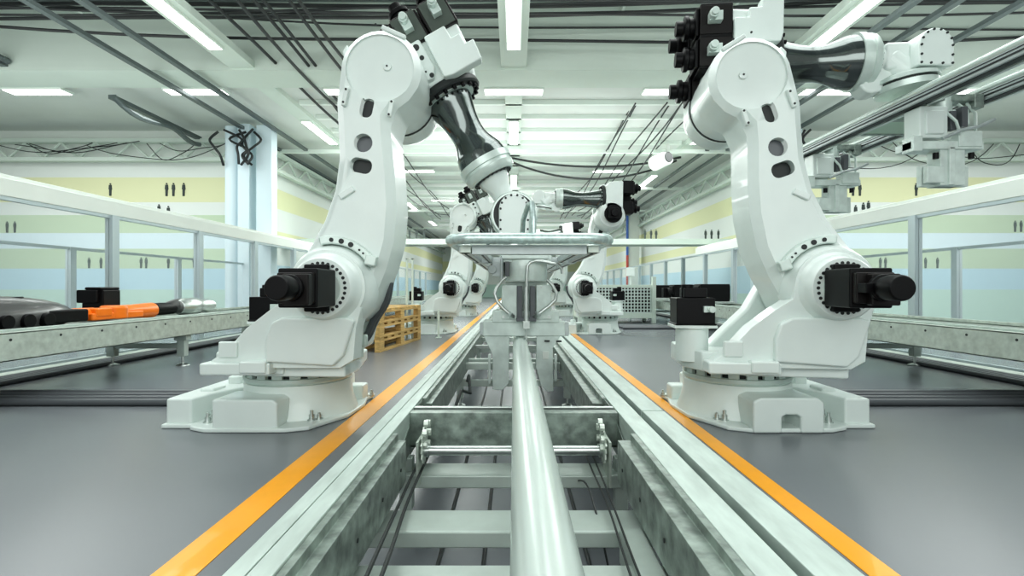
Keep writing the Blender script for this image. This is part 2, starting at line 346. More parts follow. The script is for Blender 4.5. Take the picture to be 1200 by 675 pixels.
    b=MB(TE); b.lathe((0,AY,AN),(1,0,0),dp,48); b.done('forearm_tube','chrome',root,smooth=60)
    b=MB(TE); b.lathe((0,AY,AN),(1,0,0),[(tl-.06,.22),(tl-.06,.25),(tl+.0,.25),(tl+.005,.235),(tl+.03,.235),(tl+.035,.243),(tl+.08,.235),(tl+.105,.21)],48); b.done('tube_collar','white2',root)
    b=MB(TE); b.ringbolts((tl+.10,AY,AN),(1,0,0),.178,24,.011,.018); b.lathe((tl+.10,AY,AN),(1,0,0),[(0,.19),(.01,.19),(.01,.13)],40); b.done('collar_bolts','seam',root)
    WU=tl+.50 if wrist=='down' else tl+.44
    b=MB(TE)
    b.lathe((0,AY,AN),(1,0,0),[(tl+.10,.15),(tl+.14,.14),(tl+.22,.105),(WU-.16,.09),(WU-.10,.10)],36)
    b.done('wrist_neck','white',root)
    if wrist=='down':
        TW=TE@Matrix.Translation((WU,AY,AN))@Matrix.Rotation(math.radians(-a3),4,'Y')
        p=arc(0,.02,.135,0,180,16)+[(-.135,-.22),(.135,-.22)]
        b=MB(TW); b.prism(p,-.24,.12); hs=b.done('wrist_housing','white',root,.015)
        for x,z in arc(0,.02,.120,0,180,7)+[(-.12,-.08),(-.12,-.16),(.12,-.08),(.12,-.16)]: MB(TW).lathe((x,-.24,z),(0,-1,0),[(0,.010),(.008,.010)],8).done('cover_bolt','seam',root)
        b=MB(TW); b.lathe((0,-.16,-.02),(0,1,0),[(0,.20),(.03,.215),(.28,.215),(.3,.2)],40); b.done('wrist_ring','white2',root)
        b=MB(TW); b.lathe((0,-.175,-.02),(0,1,0),[(0,.185),(.02,.185)],40); b.done('ring_seam','seam',root)
        b=MB(TW); b.lathe((0,0,-.2),(0,0,-1),[(0,.14),(.06,.14),(.06,.11),(.16,.11)],28); b.done('tool_flange','steel',root)
    else:
        TW=TE@Matrix.Translation((WU,AY,AN))
        b=MB(TW); b.bb(-.28,-.08,-.14,.14,-.12,.12); b.lathe((-.1,0,-.1),(1,0,-.9),[(-.18,.15),(.05,.15)],28); b.done('wrist_fork','white',root,.03)
        TV=TW@Matrix.Translation((.03,-.06,.02))@Matrix.Rotation(math.radians(8),4,'Z')
        p=arc(.02,.02,.15,0,180,16)+[(-.13,-.15),(.17,-.15)]
        b=MB(TV); b.prism(p,-.16,.14); b.done('wrist_housing','white',root,.015)
        for x,z in arc(.02,.02,.134,0,180,7)+[(-.112,-.06),(-.112,-.13),(-.03,-.132),(.07,-.132),(.154,-.06),(.154,-.13)]: MB(TV).lathe((x,-.16,z),(0,-1,0),[(0,.010),(.008,.010)],8).done('cover_bolt','seam',root)
        b=MB(TW); b.lathe((-.08,-.04,-.14),(.12,0,-1),[(0,.15),(.04,.24),(.075,.25)],40); b.done('tool_flange','white2',root)
        b=MB(TW); b.lathe((-.07,-.04,-.215),(.12,0,-1),[(0,.225),(.02,.225)],40); b.done('flange_seam','seam',root)
        b=MB(TW); b.lathe((-.068,-.04,-.235),(.12,0,-1),[(0,.24),(.05,.235)],40); b.done('tool_plate','white2',root)
        b=MB(TW); b.prism(arc(-.36,-.20,.11,100,280,12)+[(-.2,-.26),(-.2,-.08)],-.1,.1); b.done('gear_case','white',root,.02)
    return root

robot((-1.90,4.55,0),'large white robot on the left, black shoulder motor, arm bent down over the conveyor frame',None,1,0,12,60,1,1,.86,'down',1,0,(-.33,.2))
robot((1.97,4.55,0),'large white robot on the right with dark tube arm stretched out level to the right',None,-1,-7,-18.5,1,-1,1,.90,'level',1,.2,(-.45,-.35),notch=True)
robot((-1.95,12.75,0),'smaller looking white robot behind the pallet stack, left of the orange line',None,1,0,8,62,1,1,.86,'down',1,0,(-.40,-.35))
robot((2.14,12.75,0),'white robot in front of the wire mesh crate with arm stretched to the left',None,-1,0,-19,-1,-1,-1,1.1,'level',-1,0,(-.40,-.2),notch=True)
robot((-1.95,20.5,0),'distant white robot left of the carriage, third in the left row',None,1,0,10,58,1,1,.86,'down',1,0,(-.45,-.35))
robot((2.10,20.5,0),'distant white robot right of the carriage, behind the one by the mesh crate',None,-1,0,-14,4,-1,-1,1.0,'level',-1,0,(-.45,-.35))

# ------------------------------------------------------------------ setting
YE=70
o=MB().bb(-24,24,-4,YE,-.1,0).done('floor','floor'); struct(o)
for n,(x0,x1,lab) in enumerate(((-1.387,-1.216,'orange painted floor line left of the conveyor track'),(1.358,1.476,'orange painted floor line right of the conveyor track'))):
    tag(MB().bb(x0,x1,-1,YE,0,.003).done('floor_line','yellow'),lab,'floor line')
# roof
struct(MB().bb(-24,24,-3,11.7,8.2,8.35).done('ceiling','roof'))
struct(MB().bb(-24,24,11.7,YE,6.1,6.25).done('ceiling_rear','concrete'))
tr=[0]
def trim(mb,m,**k):
    tr[0]+=1; return struct(mb.done('trim_%d'%tr[0],m,**k))
trim(MB().bb(-24,24,11.4,12.4,5.95,8.2),'beamw')
for x in (-6.05,0,6.05):
    trim(MB().bb(x-.28,x+.28,-3,11.4,6.0,6.15),'beamw'); trim(MB().bb(x-.22,x+.22,12.4,40,5.98,6.1),'beamw')
for x in (-3.1,3.1): trim(MB().bb(x-.05,x+.05,-3,11.4,7.5,7.65).bb(x+1.35,x+1.42,-3,11.4,7.5,7.65).bb(x-1.42,x-1.35,-3,11.4,7.5,7.65),'ridge')
for y in (4,5.2,6.4,7.6,8.8,10): trim(MB().bb(-24,24,y,y+.14,7.65,8.2),'ridge')
for y in (5,7.2,8.3,9.4,10.5): trim(MB().bb(-24,24,y,y+.07,7.0,7.07),'conduit')
for k in range(-7,8): trim(MB().bb(k*2.4-.03,k*2.4+.03,-3,11.4,7.2,7.3),'ridge')
y=13.6; i=0
while y<60:
    trim(MB().bb(-5.7,5.7,y,y+.10+.02*i,5.98,6.1),'ridge'); y+=1.15+.1*i; i+=1
for y in (17.5,24,31,40): trim(MB().bb(-8.1,8.1,y,y+.12,5.72,5.84),'ridge')
# truss on both sides: along X at y=16 then along Y
for s in (-1,1):
    b=MB(); zt,zb=5.75,5.05
    b.bb(s*8.1,s*24,15.9,16.1,zt-.12,zt); b.bb(s*8.1,s*24,15.9,16.1,zb,zb+.12)
    b.bb(s*8.0,s*8.2,16,60,zt-.12,zt); b.bb(s*8.0,s*8.2,16,60,zb,zb+.12)
    for k in range(14):
        x=8.1+k*1.1; b.cyl((s*x,16,zb+.1),(s*(x+.55),16,zt-.1),.04,seg=8); b.cyl((s*(x+.55),16,zt-.1),(s*(x+1.1),16,zb+.1),.04,seg=8)
        y=16+k*1.6; b.cyl((s*8.1,y,zb+.1),(s*8.1,y+.8,zt-.1),.04,seg=8); b.cyl((s*8.1,y+.8,zt-.1),(s*8.1,y+1.6,zb+.1),.04,seg=8)
    trim(b,'beamw')
# banded walls
def bands(o_name, mk, zs):
    root=None
    for i,(z0,z1,m) in enumerate(zs):
        b=MB(); mk(b,z0,z1)
        if root is None: root=struct(b.done(o_name,m))
        else: b.done('wall_band',m,root)
ZS=[(0,1.05,'bmint'),(1.05,1.72,'bblue'),(1.72,2.35,'bgreen'),(2.35,2.85,'bpale'),(2.85,3.42,'bgreen'),(3.42,3.83,'bwhite'),(3.83,4.62,'bcream'),(4.62,6.1,'bwhite')]
bands('wall_left', lambda b,z0,z1:b.bb(-24,-8.3,16.3,16.5,z0,z1), ZS)
ZS2=[(0,.9,'bmint'),(.9,1.9,'bblue'),(1.9,2.7,'bwhite'),(2.7,3.1,'bcream'),(3.1,3.9,'bwhite'),(3.9,4.6,'bcream'),(4.6,6.1,'bwhite')]
bands('wall_left_rear', lambda b,z0,z1:b.bb(-8.6,-8.35,16.3,60,z0,z1), ZS2)
bands('wall_right', lambda b,z0,z1:b.bb(8.3,24,16.3,16.5,z0,z1), ZS)
bands('wall_right_rear', lambda b,z0,z1:b.bb(8.35,8.6,16.3,60,z0,z1), ZS2)
bands('wall_back', lambda b,z0,z1:b.bb(-8.6,8.6,60,60.3,z0,z1), [(0,1.5,'bmint'),(1.5,3,'bwhite'),(3,4.2,'bcream'),(4.2,6.1,'bwhite')])
struct(MB().bb(-24.3,-24,-4,16.5,0,8.2).done('wall_far_left','bwhite')); struct(MB().bb(24,24.3,-4,16.5,0,8.2).done('wall_far_right','bwhite'))
# columns
for s in (-1,1):
    b=MB(); b.bb(s*7.2,s*7.65,15.2,15.6,0,5.95); b.bb(s*7.8,s*8.15,15.1,15.6,0,5.95); b.lathe((s*8.4,15.3,0),(0,0,1),[(0,.2),(5.9,.2)],20); b.lathe((s*7.93,15.35,0),(0,0,1),[(0,.07),(5.9,.07)],12)
    trim(b,'bpale',bev=.02)
b=MB(); b.bb(7.4,8.1,33,33.6,0,6); trim(b,'wall')
trim(MB().cyl((7.3,32.9,3.2),(7.3,32.9,6),.08),'blue'); trim(MB().cyl((7.3,32.9,0),(7.3,32.9,3.2),.08),'red')
# bridge
trim(MB().bb(-8.3,8.3,18.3,19.3,2.66,2.86),'beamw')
# galleries / spandrels above the glass
for s in (-1,1):
    b=MB(); b.bb(s*6.46,s*6.6,2,18.2,2.27,2.50); b.bb(s*6.6,s*7.5,2,18.2,2.44,2.49); b.bb(s*6.52,s*6.62,2,18.2,2.5,2.56); trim(b,'wall',bev=.01)
# glass partitions
win=[0]
def bay(s,X,y0,y1,z1,post,pt):
    win[0]+=1
    b=MB(); b.bb(s*X-pt/2,s*X+pt/2,y0-pt*.6,y0+pt*.6,0,z1).bb(s*X-.03,s*X+.03,y0,y1,z1-.05,z1).bb(s*X-.03,s*X+.03,y0,y1,0,.06)
    r=struct(b.done('window_%d'%win[0],'gframe'))
    MB().bb(s*X-.006,s*X+.006,y0+pt*.6,y1-pt*.6,.06,z1-.05).done('pane','glass',r)
for s in (-1,1):
    y=3.75
    while y<40: bay(s,6.5,y,y+2.27,2.27,True,.12); y+=2.27
    y=6.3
    for k in range(3): bay(s,8.0,y,y+2.95,1.84,True,.10); y+=2.95

# ceiling lights
def clight(x0,x1,y0,y1,z,label,group):
    c=((x0+x1)/2,(y0+y1)/2,z)
    r=empty('ceiling_light',c,label,'light',group)
    e=.03
    MB().bb(x0-c[0]-e,x1-c[0]+e,y0-c[1]-e,y1-c[1]+e,-.02,.04).done('housing','ridge',r,.005)
    MB().bb(x0-c[0],x1-c[0],y0-c[1],y1-c[1],-.03,-.015).done('diffuser','light',r)
for x,w in ((-6.05,'left'),(0,'middle'),(6.05,'right')):
    for k,(y0,y1) in enumerate(((6.6,10.4),(14.9,17.2),(22,24.4),(29,31.5),(37,39.5))):
        clight(x-.12,x+.12,y0,y1,5.965 if k==0 else 5.945,'long white strip light along the %s roof beam, %s'%(w,('nearest','second','third','fourth','farthest')[k]+' of its line'),'strip lights along the roof beams')
for k in range(-3,4):
    x=k*3.9+ (0 if k==0 else 0)
    nm={-3:'left edge of the photo',-2:'left half of the photo',-1:'behind the left robot arm',0:'middle of the beam',1:'beside the motors of the right robot',2:'behind the right robot tube arm',3:'right edge of the photo'}[k]
    clight(x-.7,x+.7,12.42,12.75,5.93,'short crosswise light on the wide roof beam, '+nm,'crosswise lights on the roof beam')
for y in (21,28):
    for x in (-3.9,3.9): clight(x-.6,x+.6,y,y+.3,5.93,'small crosswise light on the rear ceiling','small lights on the rear ceiling')

# cables and conduits overhead
def sag(p0,p1,s,n=14,wob=.0):
    p0=Vector(p0);p1=Vector(p1); out=[]
    a=random.uniform(0,6)
    for i in range(n+1):
        t=i/n; p=p0.lerp(p1,t); p.z-=4*s*t*(1-t); p.z+=wob*math.sin(a+t*9); p.y+=wob*math.cos(a+t*7); out.append(p)
    return out
for k in range(30):
    y=random.uniform(6.5,11); z=random.uniform(6.5,7.2); x0=random.uniform(-18,-9); x1=random.uniform(5,16)
    tag(MB().tube(sag((x0,y,z),(x1,y+random.uniform(-1,1),z+random.uniform(-.3,.3)),random.uniform(.1,.35),18,.08),random.uniform(.02,.04),6).done('ceiling_cable','cable'),'black cable slung crosswise under the front roof','cable','cables slung crosswise under the roof')
for k,x in enumerate((-5.0,-4.75,-4.55,-3.9,-3.65,-5.3)):
    tag(MB().tube(sag((x-.15*k+.3,1,6.3+.1*(k%3)),(x+.2,16,6.0),.1,20,.08),.035,6).done('ceiling_cable','cable'),'black cable in the long bundle above the left robot','cable','long cable bundle above the left robot')
for k,x in enumerate((-8.0,-7.1)):
    tag(MB().bb(x-.06,x+.06,2,50,5.78,5.86).done('conduit_rail','conduit'),('outer','inner')[k]+' grey conduit rail running along the left roof','conduit')
for k,x in enumerate((6.6,7.3,8.4)):
    tag(MB().bb(x-.06,x+.06,2,50,5.78,5.86).done('conduit_rail','conduit'),('innermost','middle','outermost')[k]+' grey conduit rail running along the right roof','conduit')
for k in range(8):
    x=random.uniform(3.0,5.2)
    tag(MB().tube(sag((x,13.2,6.02),(x+random.uniform(-.6,.3),34,5.8),random.uniform(.1,.6),30,.16),.022,6).done('ceiling_cable','cable'),'dark cable hanging lengthwise beneath the rear ceiling on the right','cable','lengthwise cables at the rear right')
for k in range(5):
    x=random.uniform(-5.2,-3.4)
    tag(MB().tube(sag((x,13.2,6.02),(x+random.uniform(-.3,.6),34,5.8),random.uniform(.1,.6),30,.16),.022,6).done('ceiling_cable','cable'),'dark cable hanging lengthwise beneath the rear ceiling on the left','cable','lengthwise cables at the rear left')
for k,(z,s) in enumerate(((5.75,.75),(5.7,1.05))):
    tag(MB().tube(sag((-.2,19+k*.5,5.95),(6.2,19+k*.5,5.95),.35+k*.35,18),.04,6).done('hanging_cable','cable'),('upper','lower')[k]+' of the two drooping cables above the right distant robot','cable')
for s,w in ((-1,'left'),(1,'right')):
    for k in range(7):
        x=random.uniform(8.2,14)
        tag(MB().tube(sag((s*x,15.7,5.6),(s*(x+random.uniform(1,5)),15.7,5.5),random.uniform(.2,.9),14,.05),.013,6).done('ceiling_cable','cable'),'thin drooping cable on the truss at the '+w,'cable','drooping cables on the %s truss'%w)
    for k in range(6):
        x=8.1+random.uniform(-.7,.7)
        pts=[(s*(x+random.uniform(-.3,.3)),15+random.uniform(-.2,.1),5.7-.25*j) for j in range(5)]
        tag(MB().tube(smoothline(pts),.035,6).done('ceiling_cable','cable'),'tangled dark cable at the top of the %s column'%w,'cable','tangled cables at the top of the %s column'%w)
b=MB(); b.bb(-11.0,-10.8,12.9,13.05,5.8,5.9)
b.bm.free()
tag(MB().bb(-11.4,-11.25,3,11.39,6.02,6.12).bb(-11.34,-11.31,5,5.03,6.1,8.19).bb(-11.34,-11.31,9,9.03,6.1,8.19).tube(sag((-11.2,3,6.15),(-11.2,11.3,6.1),.05,14,.06),.07,6).done('cable_tray','conduit'),'dark cable tray packed with cables at the upper left','cable tray')
tag(MB().bb(-9.9,-9.75,12.5,16,5.72,5.82).tube(sag((-9.7,12.5,5.7),(-9.7,15.9,5.6),.08,12,.1),.07,6).done('cable_tray','conduit'),'short cable tray with cables below the ceiling left of the column','cable tray')
# spotlight drum
b=MB(); p=W(783,184,17); b.lathe(p,(-.5,1,-.15),[(0,.2),(.02,.24),(.7,.24)],24).bb(p.x-.05,p.x+.05,p.y,p.y+.1,p.z,5.9); q=b.done('fan_drum','wall',None,.01)
tag(q,'small white fan drum with dark front hanging under the ceiling','fan'); MB().lathe(p+Vector((.02,-.04,0)),(-.5,1,-.15),[(0,.17),(.04,.17)],20).done('dark_front','seam',q)
b=MB(); p=W(350,277,5.1)
b.bm.free()

# silhouettes on the walls
def figure(px,py,d,h,label,group,z=None):
    p=W(px,py,d)
    if z is not None: p.z=z+h*.5
    b=MB(); k=h
    T=Matrix.Translation(p); 
    b.T=T
    b.prism(arc(0,.44*k,.06*k,0,360,10)[:-1],0,.02)
    b.prism([(-.10*k,.36*k),(.10*k,.36*k),(.13*k,.0),(.09*k,-.02*k),(.07*k,-.5*k),(.01*k,-.5*k),(0,-.1*k),(-.01*k,-.5*k),(-.08*k,-.5*k),(-.09*k,0),(-.13*k,.02*k)],0,.02)
    o=b.done('figure_silhouette','silh',None,loc=p); tag(o,label,'silhouette',group)
for px,py,h,lab,g in [(8,266,.36,'small dark figure on the upper green band at the left edge','L1'),(17,266,.36,'small dark figure on the upper green band at the left edge','L1'),
  (104,308,.34,'small dark figure on the lower green band between glass posts, left','L2'),(118,308,.34,'small dark figure on the lower green band between glass posts, left','L2'),
  (165,308,.34,'small dark figure on the lower green band, centre of the left glass','L3'),(171,308,.34,'small dark figure on the lower green band, centre of the left glass','L3'),(197,308,.34,'small dark figure on the lower green band, centre of the left glass','L3'),(227,307,.34,'small dark figure beside the second glass post, left','L4'),
  (129,222,.4,'blurred dark figure on the cream band above the left glass','L5'),(195,222,.42,'blurred dark figure on the cream band above the left glass','L5'),(203,222,.42,'blurred dark figure on the cream band above the left glass','L5'),(215,222,.42,'blurred dark figure on the cream band above the left glass','L5'),
  (186,247,.42,'blurred dark figure on the white band above the left glass','L6'),(197,249,.42,'blurred dark figure on the white band above the left glass','L6'),
  (1190,265,.36,'small dark figure on the upper green band at the right edge','R1'),(1197,265,.36,'small dark figure on the upper green band at the right edge','R1'),
  (1007,308,.34,'small dark figure on the lower green band near the right robot motor','R2'),(1032,308,.34,'small dark figure on the lower green band near the right robot motor','R2'),(1038,308,.34,'small dark figure on the lower green band near the right robot motor','R2'),
  (1085,308,.34,'small dark figure on the lower green band right of the glass post','R3'),(1099,308,.34,'small dark figure on the lower green band right of the glass post','R3'),
  (1074,222,.4,'blurred dark figure on the cream band at the upper right','R4'),(1000,222,.4,'blurred dark figure on the cream band at the upper right','R4'),(1008,222,.4,'blurred dark figure on the cream band at the upper right','R4'),
  (1003,248,.42,'blurred dark figure on the white band at the right','R5'),(1012,245,.42,'blurred dark figure on the white band at the right','R5'),(1018,243,.42,'blurred dark figure on the white band at the right','R5')]:
    figure(px,py,16.28,h,lab,{'L':'left wall figures ','R':'right wall figures '}[g[0]]+{'1':'upper green band','2':'lower green band','3':'lower green band centre','4':'by post','5':'cream or white band','6':'white band'}[g[1]])
for px in (756,763,769,827,834,842,480,488,497):
    figure(px,271,18.6,.36,'small dark figure standing on the crosswise bridge','figures on the bridge',2.86)

# ------------------------------------------------------------------ centre conveyor
root=empty('conveyor_track',(0,2.5,0),'long galvanised conveyor track with cross beams down the middle of the hall','conveyor')
def P(name,mb,m,bev=0,par=None,**k):
    o=mb.done(name,m,root,bev,**k); o.location=-Vector((0,2.5,0)); return o
P('outer_plate',MB().bb(-.61,-.562,-.5,59.5,.40,.5).bb(-.61,-.60,-.5,59.5,.2,.45),'plate',.003)
P('channel_beam',MB().bb(-.555,-.50,-.5,59.5,.30,.505),'plate',.003)
P('outer_plate',MB().bb(.628,.734,-.5,2.5,.44,.5).bb(.628,.734,2.52,59.5,.44,.5).bb(.724,.734,-.5,59.5,.2,.45),'plate',.003)
P('channel_beam',MB().bb(.505,.594,-.5,59.5,.30,.5),'plate',.003)
P('slot_base',MB().bb(.59,.63,-.5,59.5,.3,.40).bb(-.565,-.55,-.5,59.5,.3,.48),'seam')
for s,x0,x1 in ((-1,.446,.50),(1,.43,.505)):
    for a,c in ((-.5,2.12),(2.80,59.5)):
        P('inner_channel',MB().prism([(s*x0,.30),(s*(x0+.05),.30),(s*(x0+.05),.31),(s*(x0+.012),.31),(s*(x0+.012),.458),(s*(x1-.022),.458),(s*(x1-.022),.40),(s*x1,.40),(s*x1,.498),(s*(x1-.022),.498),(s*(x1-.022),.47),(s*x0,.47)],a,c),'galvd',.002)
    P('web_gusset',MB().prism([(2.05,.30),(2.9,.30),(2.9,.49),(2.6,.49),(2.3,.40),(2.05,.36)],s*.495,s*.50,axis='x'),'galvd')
    b=MB()
    for y in [.9+.28*k for k in range(5)]: b.lathe((s*(x0-.001),y,.38),(-s,0,0),[(0,.007),(.002,.007)],8)
    P('web_holes',b,'seam')
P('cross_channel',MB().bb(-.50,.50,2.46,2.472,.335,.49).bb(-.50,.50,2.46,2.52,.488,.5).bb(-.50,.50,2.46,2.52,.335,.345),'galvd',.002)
P('cross_bar',MB().bb(-.50,.50,2.56,2.585,.485,.505),'steel',.004)
P('cross_bar',MB().bb(-.50,.50,2.62,2.65,.455,.47),'steel',.004)
P('drive_shaft',MB().cyl((-.44,2.34,.358),(.44,2.34,.358),.022).lathe((-.44,2.34,.358),(1,0,0),[(0,.03),(.05,.03)],20).lathe((.44,2.34,.358),(-1,0,0),[(0,.03),(.05,.03)],20),'steel')
for s in (-1,1):
    b=MB(); n=16; pts=[]
    for i in range(n*2):
        a=2*PI*i/(n*2); r=.085 if i%2 else .066; pts.append((2.34+r*math.cos(a),.385+r*math.sin(a)))
    b.prism(pts,s*.405,s*.412,axis='x'); b.ringbolts((s*.41,2.36,.42),(-s,0,0),.06,7,.017,.02); b.bb(s*.42,s*.43,2.25,2.40,.22,.42); P('sprocket',b,'galv')
for y0,y1,z in ((2.32,2.49,.25),(1.786,1.965,.25),(1.38,1.575,.25)):
    P('cross_beam',MB().bb(-.56,.56,y0,y1,z-.06,z),'beam',.008)
P('side_profile',MB().bb(.36,.44,.9,1.75,.16,.28),'beam',.008)
for s in (-1,1):
    for y in (1.3,2.40,4.8,7.3,9.8,12.3,15,18,21):
        leg=P('leg',MB().bb(s*.50-.03,s*.50+.03,y-.03,y+.03,.07,.31),'beam',.004)
        MB().cyl((s*.5,y,.01),(s*.5,y,.09),.012).lathe((s*.5,y,0),(0,0,1),[(0,.05),(.008,.045),(.02,.015)],16).done('levelling_foot','steel',leg)
for y in (4.8,7.3,9.8,12.3,15,18,21):
    P('cross_beam',MB().bb(-.5,.5,y-.04,y+.04,.34,.40).bb(-.5,.5,y+.25,y+.31,.36,.40),'beam',.006)
    P('lower_cross_beam',MB().bb(-.5,.5,y-.02,y+.03,.18,.24),'beam',.006)
for y in (5.9,8.5,11): P('cross_bar',MB().bb(-.44,.44,y,y+.05,.40,.44),'steel',.004)
# floor cables in the track
for k,pts in enumerate(([(-.43,2.9,.30),(-.44,2.3,.29),(-.42,1.9,.31),(-.385,1.5,.36),(-.36,1.1,.38),(-.34,.8,.38)],[(-.41,2.9,.30),(-.415,2.3,.28),(-.40,1.9,.29),(-.36,1.5,.33),(-.33,1.1,.36),(-.31,.8,.36)],
  [(.38,2.9,.30),(.375,2.3,.30),(.37,1.9,.29),(.36,1.5,.28),(.35,1.0,.28)],[(.35,2.9,.30),(.345,2.3,.30),(.35,1.9,.29),(.335,1.5,.28),(.32,1.0,.27)],[(.28,2.6,.10),(.30,2.2,.27),(.31,1.95,.26),(.33,1.7,.1)])):
    sd='left' if pts[0][0]<0 else 'right'
    tag(MB().tube(smoothline(pts),.004 if k>1 else .0065,6).done('track_cable','cable'),'thin black cable running lengthwise inside the %s side of the track'%sd,'cable','cables inside the track, %s'%sd)
for k,x in enumerate((-.30,-.12,.12,.30)):
    tag(MB().cyl((x,.8,.009),(x,12,.009),.008,seg=8).done('floor_cable','cable'),'straight dark cable lying on the floor beneath the track','cable','floor cables beneath the track')
tag(MB().tube([(.05,1.5,.1),(.1,1.35,.06),(.2,1.3,.05),(.32,1.35,.09),(.42,1.5,.2)],.006,6).done('track_cable','cable'),'loose thin cable looping under the near cross beams','cable')
# left lower small lumps: wiring on the left web beyond the cross channel
tag(MB().tube([(-.40,3.5,.28),(-.38,3.7,.36),(-.33,3.9,.3),(-.36,4.1,.4),(-.4,4.4,.3)],.012,6).done('track_cable','cable'),'short kinked cable on the left web by the hanging claws','cable')

# pipe
q=MB(); q.lathe((.06,.35,.58),(0,1,0),[(0,.060),(0,.067),(5.6,.067),(5.6,.06)],64); q=q.done('steel_pipe','pipe',None)
tag(q,'long thick polished steel pipe lying lengthwise above the track','pipe')
b=MB()
# ------------------------------------------------------------------ carriage
D=4.7
def X(px,d=D): return (px-VX)*d/F
def Z(py,d=D): return CH+(VY-py)*d/F
cr=empty('carriage',(X(617),4.8,0.1),'frosted grey carriage with hanging claws carrying the frame above the track','carriage')
def C(name,mb,m,bev=.004,par=None,**k):
    o=mb.done(name,m,cr,bev,**k); o.location=-Vector(cr.location); return o
C('front_plate',MB().bb(X(588),X(606),4.66,4.78,Z(374),Z(334)),'clear',.008)
C('front_plate',MB().bb(X(628),X(646),4.66,4.78,Z(374),Z(334)),'clear',.008)
C('back_plate',MB().bb(X(592),X(642),4.85,5.05,Z(380),Z(330)),'clear',.008)
C('lower_block',MB().bb(X(566),X(662),4.70,5.0,Z(394),Z(376)).bb(X(577),X(655),4.68,4.98,Z(378),Z(364)),'clear',.01)
C('side_tab',MB().bb(X(562),X(569),4.72,4.9,Z(393),Z(378)),'alu',.006)
C('side_tab',MB().bb(X(659),X(667),4.72,4.9,Z(394),Z(378)),'alu',.006)
lc=[(X(566),Z(393)),(X(597),Z(393)),(X(596),Z(450)),(X(588),Z(458)),(X(577),Z(457)),(X(577),Z(416))]
C('claw',MB().prism(lc,4.72,4.78),'clear',.006)
rc=[(X(629),Z(393)),(X(658),Z(393)),(X(648),Z(408)),(X(649),Z(459)),(X(642),Z(460)),(X(634),Z(452)),(X(628),Z(430))]
C('claw',MB().prism(rc,4.72,4.78),'clear',.006)
C('claw_fin',MB().bb(X(572),X(575),4.70,4.8,Z(450),Z(416)).bb(X(650),X(653),4.70,4.8,Z(447),Z(416)),'clear')
C('label_patch',MB().bb(X(636),X(643),4.712,4.722,Z(421),Z(412)),'wall',.001)
C('dark_slots',MB().bb(X(638),X(644),4.69,4.70,Z(400.5),Z(398.5)).bb(X(652),X(658),4.69,4.72,Z(401),Z(399)),'seam',0)
for px,py,rr in ((590,371,.014),(643,371,.014),(598,337,.008),(634,337,.008)): C('bolt_head',MB().lathe((X(px),4.66,Z(py)),(0,-1,0),[(0,rr),(.008,rr)],10),'steel',0)
C('guide_channel',MB().bb(X(606),X(612),4.64,4.74,Z(373),Z(335)).bb(X(621),X(627),4.64,4.74,Z(373),Z(335)).bb(X(605),X(628),4.62,4.74,Z(376),Z(372)),'hose',.003)
C('piston',MB().cyl((X(616.5),4.63,Z(385)),(X(616.5),4.63,Z(336)),.024).cyl((X(616.5),4.63,Z(398)),(X(616.5),4.63,Z(384)),.009).box((X(616.5),4.62,Z(380)),(.06,.06,.07)),'steel',.002)
C('rotary_drum',MB().lathe((X(616),4.82,Z(329)),(0,0,1),[(0,.20),(.02,.205),(.17,.205),(.19,.2)],40),'clear',0)
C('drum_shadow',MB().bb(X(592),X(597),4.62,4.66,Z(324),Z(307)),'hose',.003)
C('mount_plate',MB().bb(X(588),X(642),4.62,5.02,Z(304),Z(297)),'clear',.006)
C('side_valve',MB().bb(X(577),X(590),4.66,4.80,Z(324),Z(308)).cyl((X(577),4.64,Z(316)),(X(577),4.72,Z(316)),.04).cyl((X(588),4.6,Z(328)),(X(588),4.6,Z(303)),.012),'alu',.005)
C('handle',MB().tube([(X(a),4.60,Z(c)) for a,c in ((594,325),(589,328),(583,337),(580,344),(583,353),(590,361),(598,368))],.016,10).lathe((X(598),4.6,Z(368)),(.3,.6,-.3),[(-.02,.024),(.05,.024)],14),'steel',0)
C('handle',MB().tube([(X(a),4.60,Z(c)) for a,c in ((640,328),(646,334),(651,343),(650,351),(643,358),(636,363),(630,368))],.016,10).lathe((X(630),4.6,Z(368)),(-.3,.6,-.3),[(-.02,.024),(.05,.024)],14),'steel',0)
C('air_pipe',MB().tube([(X(a),4.60,Z(c)) for a,c in ((617,336),(617,322),(618,312),(621,308),(627,306.5),(636,307),(644,309),(653,311),(657,315),(658,321))],.015,10),'steel',0)
# ------------------------------------------------------------------ transport frame
fr=empty('support_frame',(.105,3.3,1.41),'wide grey rectangular frame with rounded tube rim held level above the carriage','frame')
hw=.53; y0,y1,z=3.3,8.0,1.42
def rim():
    R=.16; pts=[]
    for cx,cy,a0 in ((hw-R,y1-R,0),(-hw+R,y1-R,90),(-hw+R,y0+R,180),(hw-R,y0+R,270)):
        for p in arc(cx,cy,R,a0,a0+90,8): pts.append((p[0]+.105,p[1],z))
    pts.append(pts[0]); pts.append(pts[1]); return pts
def Fp(name,mb,m,bev=.003):
    o=mb.done(name,m,fr,bev); o.location=-Vector(fr.location); return o
Fp('rim_tube',MB().tube(rim(),.036,14),'rim',0)
Fp('cross_profile',MB().bb(-.28,.49,3.42,3.50,1.325,1.388),'alu')
for s in (-1,1):
    Fp('side_profile',MB().bb(.105+s*.40,.105+s*.47,3.42,7.9,1.335,1.385),'alu')
    Fp('side_profile',MB().bb(.105+s*.30,.105+s*.355,3.5,7.9,1.335,1.385),'alu')
    Fp('profile_groove',MB().bb(.105+s*.428,.105+s*.442,3.52,7.8,1.331,1.336).bb(.105+s*.322,.105+s*.334,3.52,7.8,1.331,1.336),'seam',0)
Fp('corner_block',MB().bb(-.355,-.285,3.40,3.5,1.335,1.385).bb(.495,.565,3.40,3.5,1.335,1.385),'galv')
